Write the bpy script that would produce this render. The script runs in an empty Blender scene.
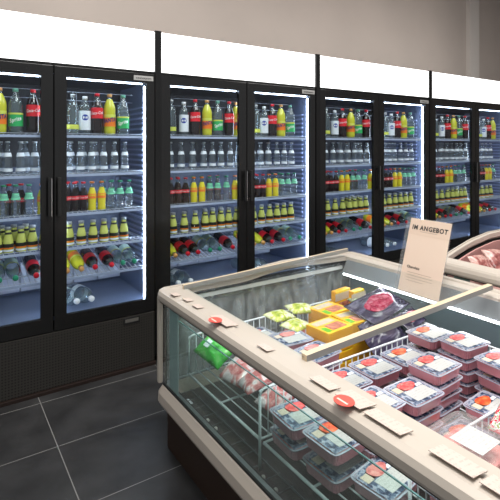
import bpy, bmesh, math, random
from mathutils import Vector, Matrix
random.seed(7)
S = bpy.context.scene
COL = S.collection
PI = math.pi

# ---------------------------------------------------------------- camera
cd = bpy.data.cameras.new('camera'); cam = bpy.data.objects.new('camera', cd); COL.objects.link(cam)
cam.location = (0, 0, 1.45)
cam.rotation_euler = (PI/2, 0, -math.radians(33.92))
cd.sensor_width = 36; cd.lens = 33.41; cd.shift_y = -0.21; cd.clip_start = .05
S.camera = cam

# ---------------------------------------------------------------- world and light
w = bpy.data.worlds.new('world'); S.world = w; w.use_nodes = True
w.node_tree.nodes['Background'].inputs[0].default_value = (.93, .96, 1, 1)
w.node_tree.nodes['Background'].inputs[1].default_value = .34

def area(name, loc, sx, sy, power, col=(1, .97, .93), rot=(0, 0, 0)):
    l = bpy.data.lights.new(name, 'AREA'); l.shape = 'RECTANGLE'; l.size = sx; l.size_y = sy
    l.energy = power; l.color = col
    o = bpy.data.objects.new(name, l); COL.objects.link(o); o.location = loc; o.rotation_euler = rot
    return o
area('ceiling_light', (1.2, .6, 3.7), 1.6, 1.6, 100)
area('ceiling_light', (4.2, .9, 3.7), 1.6, 1.6, 72)
area('ceiling_light', (0.2, 2.2, 3.7), 1.2, .6, 16)
area('ceiling_light', (-1.4, -.6, 3.7), 1.4, 1.4, 26)

S.view_settings.view_transform = 'Standard'
S.view_settings.look = 'None'
S.view_settings.gamma = 1
S.view_settings.use_curve_mapping = False
S.view_settings.exposure = 0.42

# ---------------------------------------------------------------- materials
def srgb(r, g, b):
    def f(c):
        c /= 255
        return c/12.92 if c < .04045 else ((c+.055)/1.055)**2.4
    return (f(r), f(g), f(b), 1)

def nt(name):
    m = bpy.data.materials.new(name); m.use_nodes = True
    return m, m.node_tree, m.node_tree.nodes['Principled BSDF']

def mat(name, c, rough=.5, metal=0, em=0, spec=None, noise=0, nscale=20, bump=0):
    m, t, p = nt(name)
    p.inputs['Base Color'].default_value = c
    p.inputs['Roughness'].default_value = rough
    p.inputs['Metallic'].default_value = metal
    if spec is not None: p.inputs['Specular IOR Level'].default_value = spec
    if em:
        p.inputs['Emission Color'].default_value = c
        p.inputs['Emission Strength'].default_value = em
    if noise or bump:
        co = t.nodes.new('ShaderNodeTexCoord'); n = t.nodes.new('ShaderNodeTexNoise')
        n.inputs['Scale'].default_value = nscale; n.inputs['Detail'].default_value = 5
        t.links.new(co.outputs['Object'], n.inputs['Vector'])
        if noise:
            r = t.nodes.new('ShaderNodeValToRGB')
            a = [max(0, x*(1-noise)) for x in c[:3]]; b = [min(1, x*(1+noise)) for x in c[:3]]
            r.color_ramp.elements[0].color = (*a, 1); r.color_ramp.elements[1].color = (*b, 1)
            r.color_ramp.elements[0].position = .3; r.color_ramp.elements[1].position = .7
            t.links.new(n.outputs['Fac'], r.inputs[0]); t.links.new(r.outputs[0], p.inputs['Base Color'])
        if bump:
            bm_ = t.nodes.new('ShaderNodeBump'); bm_.inputs['Strength'].default_value = bump; bm_.inputs['Distance'].default_value = .01
            t.links.new(n.outputs['Fac'], bm_.inputs['Height']); t.links.new(bm_.outputs[0], p.inputs['Normal'])
    return m

def glass(name, tint=(1, 1, 1), rough=.0, refl=1.0, body=0, bodycol=(1, 1, 1, 1), ior=1.45):
    """thin clear sheet: see-through, tinted, with a fresnel reflection and, if asked, a milky body"""
    m, t, p = nt(name); t.nodes.remove(p)
    out = t.nodes['Material Output']
    tr = t.nodes.new('ShaderNodeBsdfTransparent'); tr.inputs[0].default_value = (*tint, 1)
    gl = t.nodes.new('ShaderNodeBsdfGlossy'); gl.inputs['Roughness'].default_value = rough
    lw = t.nodes.new('ShaderNodeLayerWeight'); lw.inputs[0].default_value = .5
    pw = t.nodes.new('ShaderNodeMath'); pw.operation = 'POWER'; pw.inputs[1].default_value = 4.5
    ad = t.nodes.new('ShaderNodeMath'); ad.operation = 'ADD'; ad.inputs[1].default_value = .035
    mu = t.nodes.new('ShaderNodeMath'); mu.operation = 'MULTIPLY'; mu.inputs[1].default_value = refl; mu.use_clamp = True
    t.links.new(lw.outputs['Facing'], pw.inputs[0]); t.links.new(pw.outputs[0], ad.inputs[0]); t.links.new(ad.outputs[0], mu.inputs[0])
    base = tr
    if body:
        df = t.nodes.new('ShaderNodeBsdfDiffuse'); df.inputs[0].default_value = bodycol
        m1 = t.nodes.new('ShaderNodeMixShader'); m1.inputs[0].default_value = body
        t.links.new(tr.outputs[0], m1.inputs[1]); t.links.new(df.outputs[0], m1.inputs[2]); base = m1
    mx = t.nodes.new('ShaderNodeMixShader')
    t.links.new(mu.outputs[0], mx.inputs[0]); t.links.new(base.outputs[0], mx.inputs[1]); t.links.new(gl.outputs[0], mx.inputs[2])
    t.links.new(mx.outputs[0], out.inputs[0])
    return m

def hazed(name, tint, lo, hi, scale, stretch, refl=.7):  # sheet glass with a pale diffuse haze varied by noise
    m = glass(name, tint, 0, refl, .5, (.80, .84, .84, 1)); t = m.node_tree
    mx = [n for n in t.nodes if n.type == 'MIX_SHADER' and abs(n.inputs[0].default_value-.5) < 1e-4 and not n.inputs[0].is_linked][0]
    co = t.nodes.new('ShaderNodeTexCoord'); mp = t.nodes.new('ShaderNodeMapping'); mp.inputs['Scale'].default_value = stretch
    n = t.nodes.new('ShaderNodeTexNoise'); n.inputs['Scale'].default_value = scale; n.inputs['Detail'].default_value = 5
    mr = t.nodes.new('ShaderNodeMapRange'); mr.inputs[1].default_value = .35; mr.inputs[2].default_value = .7
    mr.inputs[3].default_value = lo; mr.inputs[4].default_value = hi
    t.links.new(co.outputs['Object'], mp.inputs[0]); t.links.new(mp.outputs[0], n.inputs['Vector'])
    t.links.new(n.outputs['Fac'], mr.inputs[0]); t.links.new(mr.outputs[0], mx.inputs[0])
    return m

def ramp_noise(name, stops, scale, rough=.35, detail=4, distort=0, voronoi=False, spec=.5, stretch=(1, 1, 1)):
    m, t, p = nt(name)
    co = t.nodes.new('ShaderNodeTexCoord'); mp = t.nodes.new('ShaderNodeMapping'); mp.inputs['Scale'].default_value = stretch
    t.links.new(co.outputs['Object'], mp.inputs[0])
    if voronoi:
        n = t.nodes.new('ShaderNodeTexVoronoi'); n.inputs['Scale'].default_value = scale; o = n.outputs['Color']
    else:
        n = t.nodes.new('ShaderNodeTexNoise'); n.inputs['Scale'].default_value = scale
        n.inputs['Detail'].default_value = detail; n.inputs['Distortion'].default_value = distort; o = n.outputs['Fac']
    t.links.new(mp.outputs[0], n.inputs['Vector'])
    r = t.nodes.new('ShaderNodeValToRGB'); r.color_ramp.interpolation = 'LINEAR'
    els = r.color_ramp.elements
    while len(els) < len(stops): els.new(.5)
    for e, (pos, c) in zip(els, stops): e.position = pos; e.color = c
    t.links.new(o, r.inputs[0]); t.links.new(r.outputs[0], p.inputs['Base Color'])
    p.inputs['Roughness'].default_value = rough; p.inputs['Specular IOR Level'].default_value = spec
    return m

def tile_mat():
    m, t, p = nt('floor_tiles')
    co = t.nodes.new('ShaderNodeTexCoord'); mp = t.nodes.new('ShaderNodeMapping')
    mp.inputs['Location'].default_value = (-.478+7.1, -1.918+4.5, 0)
    b = t.nodes.new('ShaderNodeTexBrick'); b.offset = 0; b.squash = 1
    b.inputs['Scale'].default_value = 1; b.inputs['Brick Width'].default_value = .71; b.inputs['Row Height'].default_value = .45
    b.inputs['Mortar Size'].default_value = .0022; b.inputs['Mortar Smooth'].default_value = .1
    n = t.nodes.new('ShaderNodeTexNoise'); n.inputs['Scale'].default_value = 5; n.inputs['Detail'].default_value = 9
    r = t.nodes.new('ShaderNodeValToRGB')
    r.color_ramp.elements[0].color = srgb(34, 34, 35); r.color_ramp.elements[1].color = srgb(58, 58, 59)
    r.color_ramp.elements[0].position = .3; r.color_ramp.elements[1].position = .75
    t.links.new(co.outputs['Object'], mp.inputs[0]); t.links.new(mp.outputs[0], b.inputs['Vector'])
    t.links.new(co.outputs['Object'], n.inputs['Vector']); t.links.new(n.outputs['Fac'], r.inputs[0])
    t.links.new(r.outputs[0], b.inputs['Color1']); t.links.new(r.outputs[0], b.inputs['Color2'])
    b.inputs['Mortar'].default_value = srgb(125, 124, 122)
    t.links.new(b.outputs['Color'], p.inputs['Base Color'])
    p.inputs['Roughness'].default_value = .42; p.inputs['Specular IOR Level'].default_value = .4
    return m

def grille_mat():
    """black sheet metal punched with a square grid of round holes"""
    m, t, p = nt('perforated_metal')
    co = t.nodes.new('ShaderNodeTexCoord'); sp = t.nodes.new('ShaderNodeSeparateXYZ')
    t.links.new(co.outputs['Object'], sp.inputs[0])
    def cell(o):
        a = t.nodes.new('ShaderNodeMath'); a.operation = 'MULTIPLY'; a.inputs[1].default_value = 1/.0165
        b = t.nodes.new('ShaderNodeMath'); b.operation = 'FRACT'
        c = t.nodes.new('ShaderNodeMath'); c.operation = 'SUBTRACT'; c.inputs[1].default_value = .5
        d = t.nodes.new('ShaderNodeMath'); d.operation = 'POWER'; d.inputs[1].default_value = 2
        ab = t.nodes.new('ShaderNodeMath'); ab.operation = 'ABSOLUTE'
        t.links.new(o, a.inputs[0]); t.links.new(a.outputs[0], b.inputs[0]); t.links.new(b.outputs[0], c.inputs[0])
        t.links.new(c.outputs[0], ab.inputs[0]); t.links.new(ab.outputs[0], d.inputs[0]); return d.outputs[0]
    s = t.nodes.new('ShaderNodeMath'); s.operation = 'ADD'
    t.links.new(cell(sp.outputs['X']), s.inputs[0]); t.links.new(cell(sp.outputs['Z']), s.inputs[1])
    l = t.nodes.new('ShaderNodeMath'); l.operation = 'LESS_THAN'; l.inputs[1].default_value = .075
    t.links.new(s.outputs[0], l.inputs[0])
    mx = t.nodes.new('ShaderNodeMix'); mx.data_type = 'RGBA'
    mx.inputs[6].default_value = srgb(46, 44, 41); mx.inputs[7].default_value = srgb(8, 8, 8)
    t.links.new(l.outputs[0], mx.inputs[0]); t.links.new(mx.outputs[2], p.inputs['Base Color'])
    p.inputs['Roughness'].default_value = .45
    return m

def printed(name, paper, ink, sx, sy, amount=.5, rough=.5):
    """paper with rows of small illegible print"""
    m, t, p = nt(name)
    co = t.nodes.new('ShaderNodeTexCoord')
    wv = t.nodes.new('ShaderNodeTexWave'); wv.bands_direction = 'Y'; wv.inputs['Scale'].default_value = sy
    t.links.new(co.outputs['Object'], wv.inputs['Vector'])
    mp = t.nodes.new('ShaderNodeMapping'); mp.inputs['Scale'].default_value = (sx, sx*.3, 1)
    n = t.nodes.new('ShaderNodeTexNoise'); n.inputs['Scale'].default_value = 1; n.inputs['Detail'].default_value = 1
    t.links.new(co.outputs['Object'], mp.inputs[0]); t.links.new(mp.outputs[0], n.inputs['Vector'])
    g = t.nodes.new('ShaderNodeMath'); g.operation = 'GREATER_THAN'; g.inputs[1].default_value = .75
    h = t.nodes.new('ShaderNodeMath'); h.operation = 'GREATER_THAN'; h.inputs[1].default_value = .52
    k = t.nodes.new('ShaderNodeMath'); k.operation = 'MULTIPLY'; k2 = t.nodes.new('ShaderNodeMath'); k2.operation = 'MULTIPLY'; k2.inputs[1].default_value = amount
    t.links.new(wv.outputs['Fac'], g.inputs[0]); t.links.new(n.outputs['Fac'], h.inputs[0])
    t.links.new(g.outputs[0], k.inputs[0]); t.links.new(h.outputs[0], k.inputs[1]); t.links.new(k.outputs[0], k2.inputs[0])
    mx = t.nodes.new('ShaderNodeMix'); mx.data_type = 'RGBA'; mx.inputs[6].default_value = paper; mx.inputs[7].default_value = ink
    t.links.new(k2.outputs[0], mx.inputs[0]); t.links.new(mx.outputs[2], p.inputs['Base Color'])
    p.inputs['Roughness'].default_value = rough
    return m

M = dict(
 wall=mat('wall_paint', srgb(176, 165, 157), .9, noise=.06, nscale=1.2),
 column=mat('column_paint', srgb(190, 183, 177), .9),
 ceiling=mat('ceiling_paint', srgb(200, 198, 195), .9),
 floor=tile_mat(),
 black=mat('black_lacquer', srgb(20, 20, 20), .25, spec=.35),
 frame=mat('door_frame_black', srgb(26, 26, 26), .22, spec=.4),
 blackmatt=mat('black_matt', srgb(12, 12, 12), .7),
 darkwood=mat('kick_plate_brown', srgb(30, 17, 12), .5),
 grille=grille_mat(),
 liner=mat('cooler_liner', srgb(98, 110, 138), .4, noise=.05, nscale=3),
 rib=mat('cooler_rib', srgb(140, 152, 190), .45),
 duct=mat('cooler_duct_panel', srgb(205, 212, 232), .4),
 darkback=mat('cooler_upper_back', srgb(20, 22, 34), .4),
 lightbox=mat('lightbox_white', (1, 1, 1, 1), .5, em=1.15),
 whiteedge=mat('lightbox_edge', srgb(225, 228, 230), .4),
 led=mat('cooler_led', (.74, .84, 1, 1), .5, em=19),
 led_top=mat('cooler_led_top', (.70, .81, 1, 1), .5, em=9),
 wire=mat('grey_wire', srgb(186, 192, 204), .35, metal=.3),
 shelfrail=mat('shelf_rail', srgb(170, 182, 208), .35),
 chrome=mat('chrome', srgb(200, 200, 200), .18, metal=1),
 plate=mat('name_plate_silver', srgb(176, 176, 174), .35, metal=.3),
 badgeface=mat('badge_face_grey', srgb(92, 90, 86), .4),
 ink=mat('dark_ink', srgb(50, 48, 48), .6),
 paneglass=glass('door_glass', (.93, .96, .97), 0, .55),
 botglass=glass('bottle_glass', (.84, .88, .92), .05, 2.6, .06, srgb(200, 215, 225), ior=1.5),
 petclear=glass('bottle_plastic_clear', (.84, .90, .92), .08, 2.2, .08, srgb(200, 220, 225)),
 greenpet=glass('bottle_plastic_green', (.70, .88, .78), .08, 2.2, .1, srgb(150, 200, 180)),
 cola=mat('cola_liquid', srgb(26, 11, 12), .12, spec=.7),
 orange=mat('orange_drink', srgb(226, 212, 50), .2, spec=.6),
 orangebig=mat('orange_drink_big', srgb(196, 196, 52), .2, spec=.6),
 juice=mat('juice_yellow_green', srgb(196, 202, 104), .2, spec=.6),
 red=mat('red_plastic', srgb(222, 24, 46), .35),
 orangecap=mat('orange_plastic', srgb(240, 130, 40), .4),
 tancap=mat('tan_plastic', srgb(226, 165, 96), .4),
 greencap=mat('green_plastic', srgb(40, 150, 110), .35),
 palegreencap=mat('pale_green_plastic', srgb(110, 175, 150), .35),
 whitecap=mat('white_plastic', srgb(238, 240, 244), .35),
 silvercap=mat('silver_cap', srgb(190, 195, 200), .3, metal=.7),
 redlabel=mat('red_label', srgb(220, 26, 44), .4),
 orangelabel=mat('orange_label', srgb(240, 122, 24), .4),
 greenlabel=mat('green_label', srgb(44, 172, 96), .4),
 palelabel=mat('pale_mint_label', srgb(176, 205, 200), .4),
 mintlabel=mat('mint_label', srgb(120, 215, 170), .4),
 whitelabel=mat('white_label', srgb(228, 234, 242), .4),
 yellowlabel=mat('yellow_green_label', srgb(206, 214, 90), .4),
 bluelabel=mat('blue_ink', srgb(28, 60, 160), .4),
 navyprint=mat('navy_print', srgb(24, 38, 110), .4),
 blacklabel=mat('black_label', srgb(36, 36, 30), .5),
 whitetext=mat('white_print', srgb(246, 246, 246), .5),
 beige=mat('freezer_rail_beige', srgb(186, 177, 166), .38, noise=.03, nscale=4),
 bumper=mat('freezer_bumper_beige', srgb(184, 174, 163), .42),
 plinth=mat('freezer_plinth_brown', srgb(52, 38, 30), .4, noise=.12, nscale=3),
 gasket=mat('dark_gasket', srgb(30, 32, 34), .6),
 alu=mat('aluminium_channel', srgb(150, 156, 160), .3, metal=.6),
 caseglass=glass('case_glass', (.90, .96, .94), 0, .7),
 hazeglass=hazed('fog_reflection_glass', (.94, .97, .97), .07, .34, 9, (3, 1, 1)),  # pale streaks paint reflections as well as condensation into the end pane
 sideglass=hazed('side_glass', (.92, .97, .955), .03, .08, 4, (1, 1, 1), .8),
 lidglass=glass('lid_glass', (.97, .99, .99), .3, .2),
 trimlight=mat('pale_glass_trim', srgb(196, 200, 198), .35),
 strip=mat('pale_support_strip', srgb(168, 190, 192), .4),
 glassedge=mat('glass_edge_teal', srgb(120, 165, 165), .25),
 casefloor=mat('case_floor', srgb(58, 52, 48), .35, noise=.25, nscale=6),
 caseliner=mat('case_liner', srgb(120, 138, 142), .5),
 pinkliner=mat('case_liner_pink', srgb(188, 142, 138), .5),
 white_wire=mat('white_wire', srgb(225, 230, 236), .35),
 greywire=mat('zinc_wire', srgb(118, 124, 126), .35, metal=.4),
 caseled=mat('case_led', (.95, .98, 1, 1), .5, em=9),
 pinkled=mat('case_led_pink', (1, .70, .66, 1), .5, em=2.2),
 lidbar=mat('lid_bar', srgb(214, 194, 164), .35),
 lidside=mat('lid_bar_side', srgb(140, 138, 134), .35),
 ball=mat('white_foot', srgb(220, 220, 215), .5),
 card=printed('price_card_paper', srgb(200, 184, 174), srgb(110, 96, 90), 160, 22, .22),
 traylabel=printed('tray_label_paper', srgb(190, 190, 188), srgb(120, 120, 125), 150, 26, .3),
 smalllabel=mat('tray_small_label', srgb(206, 190, 172), .5),
 salered=mat('sale_red', srgb(222, 84, 72), .5),
 salestroke=mat('sale_stroke', srgb(240, 205, 190), .5),
 acrylic=glass('acrylic', (.93, .93, .93), .02, 1.2, .06, (1, 1, 1, 1)),
 signpaper=mat('sign_paper', srgb(222, 200, 182), .6),
 signband=mat('sign_paper_head', srgb(216, 193, 174), .6),
 traytub=glass('tray_plastic', (.97, .88, .91), .1, 1.5, .60, srgb(252, 184, 196)),
 fineprint=mat('fine_print_grey', srgb(150, 132, 118), .6),
 trayrim=glass('tray_rim_plastic', (.9, .9, .95), .1, 1.6, .6, srgb(206, 208, 224)),
 meat=ramp_noise('minced_meat', [(.3, srgb(208, 44, 56)), (.5, srgb(230, 84, 82)), (.72, srgb(244, 146, 138))], 90, .3, detail=6),
 meat_orange=ramp_noise('seasoned_meat', [(.3, srgb(190, 50, 30)), (.5, srgb(228, 92, 48)), (.75, srgb(240, 150, 90))], 70, .3, detail=6),
 meat_pink=ramp_noise('pale_meat', [(.3, srgb(196, 90, 92)), (.5, srgb(222, 140, 134)), (.75, srgb(240, 190, 180))], 40, .3, detail=6),
 film_dark=ramp_noise('tray_film_print', [(.34, srgb(44, 54, 78)), (.47, srgb(88, 102, 128)), (.55, srgb(170, 178, 194)), (.7, srgb(120, 92, 110))], 48, .18, detail=6, distort=.6),
 herbs=ramp_noise('herb_garnish', [(.35, srgb(34, 56, 30)), (.55, srgb(74, 110, 52)), (.75, srgb(190, 60, 56))], 60, .3),
 yellowbox=ramp_noise('yellow_carton', [(.38, srgb(250, 184, 24)), (.58, srgb(254, 214, 40)), (.78, srgb(206, 214, 70))], 11, .35, detail=3),
 orangebox=mat('carton_side', srgb(253, 178, 34), .4, noise=.12, nscale=20),
 patty=ramp_noise('carton_picture', [(.3, srgb(120, 60, 44)), (.5, srgb(204, 120, 98)), (.75, srgb(228, 160, 130))], 38, .35),
 steak=ramp_noise('marbled_steak', [(.35, srgb(128, 18, 50)), (.52, srgb(170, 40, 74)), (.62, srgb(206, 120, 140)), (.8, srgb(150, 26, 60))], 60, .2, distort=.8),
 darkpack=ramp_noise('dark_vacuum_pack', [(.3, srgb(34, 30, 46)), (.52, srgb(64, 58, 80)), (.64, srgb(104, 98, 122)), (.8, srgb(60, 48, 66))], 12, .16, distort=.5, stretch=(.6, 4, 1)),
 greenbag=ramp_noise('green_bag', [(.3, srgb(20, 110, 30)), (.5, srgb(60, 190, 60)), (.72, srgb(150, 190, 130))], 16, .22, distort=.5),
 herbbag=ramp_noise('herb_bag', [(.3, srgb(120, 150, 40)), (.48, srgb(200, 205, 90)), (.6, srgb(232, 232, 205)), (.8, srgb(150, 190, 60))], 30, .25, distort=.5),
 meatbag=ramp_noise('meat_bag', [(.32, srgb(150, 52, 56)), (.48, srgb(196, 120, 120)), (.58, srgb(216, 204, 208)), (.8, srgb(150, 110, 120))], 26, .2, distort=.7),
 brownbag=ramp_noise('brown_meat_bag', [(.32, srgb(110, 60, 58)), (.48, srgb(160, 100, 96)), (.58, srgb(206, 170, 160)), (.8, srgb(130, 84, 84))], 20, .25, distort=.7),
 lettuce=ramp_noise('lettuce_bag', [(.32, srgb(86, 110, 80)), (.5, srgb(150, 168, 130)), (.66, srgb(210, 220, 205))], 45, .2, distort=.6),
 candy=ramp_noise('patterned_wrap', [(.30, srgb(206, 20, 44)), (.47, srgb(224, 40, 60)), (.52, srgb(236, 230, 234)), (.62, srgb(60, 140, 60)), (.7, srgb(226, 60, 60))], 55, .25, distort=1.2),
 greenleaf=mat('wrap_green', srgb(110, 190, 40), .35),
 blueprint=mat('blue_badge_print', srgb(60, 110, 160), .4),
)
M['pcola'] = M['cola']

# ---------------------------------------------------------------- mesh helpers
def bx(bm, x0, x1, y0, y1, z0, z1, mi=0, bev=0):
    r = bmesh.ops.create_cube(bm, size=1)
    for v in r['verts']:
        v.co = Vector(((x0+x1)/2+v.co.x*(x1-x0), (y0+y1)/2+v.co.y*(y1-y0), (z0+z1)/2+v.co.z*(z1-z0)))
    fs = list({f for v in r['verts'] for f in v.link_faces})
    for f in fs: f.material_index = mi
    if bev:
        es = list({e for v in r['verts'] for e in v.link_edges})
        bmesh.ops.bevel(bm, geom=es, offset=bev, segments=2, affect='EDGES', profile=.6)
    return r['verts']

def tube(bm, pts, r, n=6, mi=0):
    pts = [Vector(p) for p in pts]; rings = []
    for i, p in enumerate(pts):
        d = (pts[min(i+1, len(pts)-1)]-pts[max(i-1, 0)]).normalized()
        a = d.cross(Vector((0, 0, 1)))
        if a.length < .1: a = d.cross(Vector((0, 1, 0)))
        a.normalize(); b = d.cross(a)
        rings.append([bm.verts.new(p+a*math.cos(2*PI*k/n)*r+b*math.sin(2*PI*k/n)*r) for k in range(n)])
    for i in range(len(rings)-1):
        for k in range(n):
            f = bm.faces.new((rings[i][k], rings[i][(k+1) % n], rings[i+1][(k+1) % n], rings[i+1][k])); f.material_index = mi; f.smooth = True
    bm.faces.new(rings[0]).material_index = mi; bm.faces.new(rings[-1][::-1]).material_index = mi

def lathe(bm, prof, n=16, mi=0, mats=None):
    """prof: list of (radius, z)"""
    rings = []
    for r, z in prof:
        if r < 1e-5: rings.append([bm.verts.new((0, 0, z))])
        else: rings.append([bm.verts.new((r*math.cos(2*PI*k/n), r*math.sin(2*PI*k/n), z)) for k in range(n)])
    for i in range(len(rings)-1):
        A, B = rings[i], rings[i+1]
        for k in range(n):
            k2 = (k+1) % n
            if len(A) == 1 and len(B) == 1: continue
            if len(A) == 1: f = bm.faces.new((A[0], B[k2], B[k]))
            elif len(B) == 1: f = bm.faces.new((A[k], A[k2], B[0]))
            else: f = bm.faces.new((A[k], A[k2], B[k2], B[k]))
            f.smooth = True; f.material_index = mats[i] if mats else mi

def mesh_of(name, bm, mats):
    bmesh.ops.recalc_face_normals(bm, faces=bm.faces)
    me = bpy.data.meshes.new(name); bm.to_mesh(me); bm.free()
    for m in (mats if isinstance(mats, (list, tuple)) else [mats]): me.materials.append(m)
    return me

def obj(name, bm, mats, parent=None, loc=None, rot=None):
    me = mesh_of(name, bm, mats) if isinstance(bm, bmesh.types.BMesh) else bm
    o = bpy.data.objects.new(name, me); COL.objects.link(o)
    if parent: o.parent = parent
    if loc: o.location = loc
    if rot: o.rotation_euler = rot
    return o

def thing(name, label, cat, loc=(0, 0, 0), rz=0, group=None):
    o = bpy.data.objects.new(name, None); COL.objects.link(o); o.empty_display_size = .1
    o.location = loc; o.rotation_euler = (0, 0, rz); tag(o, label, cat, group)
    return o

def tag(o, label, cat, group=None):
    o['label'] = label; o['category'] = cat
    if group: o['group'] = group
    return o

def dup(o, parent=None):
    c = o.copy(); COL.objects.link(c)
    if parent is not None: c.parent = parent; c.matrix_parent_inverse = o.matrix_parent_inverse.copy()
    for ch in KIDS.get(o.name, []):
        dup(ch, c)
    return c
KIDS = {}
def kids_index():
    KIDS.clear()
    for o in bpy.data.objects:
        if o.parent: KIDS.setdefault(o.parent.name, []).append(o)

def struct(name, bm, m):
    o = obj(name, bm, m); o['kind'] = 'structure'; return o

def text_mesh(name, s, size, shear=0, ext=.0004, bold=0, width=1.0):
    c = bpy.data.curves.new(name, 'FONT'); c.body = s; c.size = size; c.align_x = 'CENTER'; c.align_y = 'CENTER'
    c.extrude = ext; c.space_character = 1.14; c.shear = shear; c.offset = bold; c.resolution_u = 2
    o = bpy.data.objects.new(name, c); COL.objects.link(o)
    bpy.context.view_layer.update()
    me = bpy.data.meshes.new_from_object(o.evaluated_get(bpy.context.evaluated_depsgraph_get()))
    bpy.data.objects.remove(o)
    for v in me.vertices: v.co.x *= width
    return me

def wrap_text(me, r, z, m, tilt=0):
    """bend flat lettering round a bottle so that it faces -Y"""
    ct, st = math.cos(tilt), math.sin(tilt)
    for v in me.vertices:
        x, y, h = v.co
        x, y = x*ct-y*st, x*st+y*ct
        a = x/r - PI/2; rr = r+.0006+h
        v.co = (rr*math.cos(a), rr*math.sin(a), z+y)
    me.materials.clear(); me.materials.append(m)
    return me

# ---------------------------------------------------------------- the room
bm = bmesh.new(); bx(bm, -4, 9, -4, 3.62, -.1, 0); struct('floor', bm, M['floor'])
bm = bmesh.new(); bx(bm, -4, 9, 3.62, 3.78, 0, 3.9); struct('wall_back', bm, M['wall'])
bm = bmesh.new(); bx(bm, 9, 9.15, -4, 3.78, 0, 3.9); struct('wall_right', bm, M['wall'])
bm = bmesh.new(); bx(bm, -4, 9.15, -4, 3.78, 3.9, 4.0); struct('ceiling', bm, M['ceiling'])
bm = bmesh.new(); bx(bm, 6.0, 6.22, 3.56, 3.62, 0, 3.9); struct('trim_1', bm, M['column'])

# ---------------------------------------------------------------- bottle prototypes
WY = 2.914          # front plane of the cooler doors
def hide_proto(o):
    PROTOS.append(o)
PROTOS = []

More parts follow.
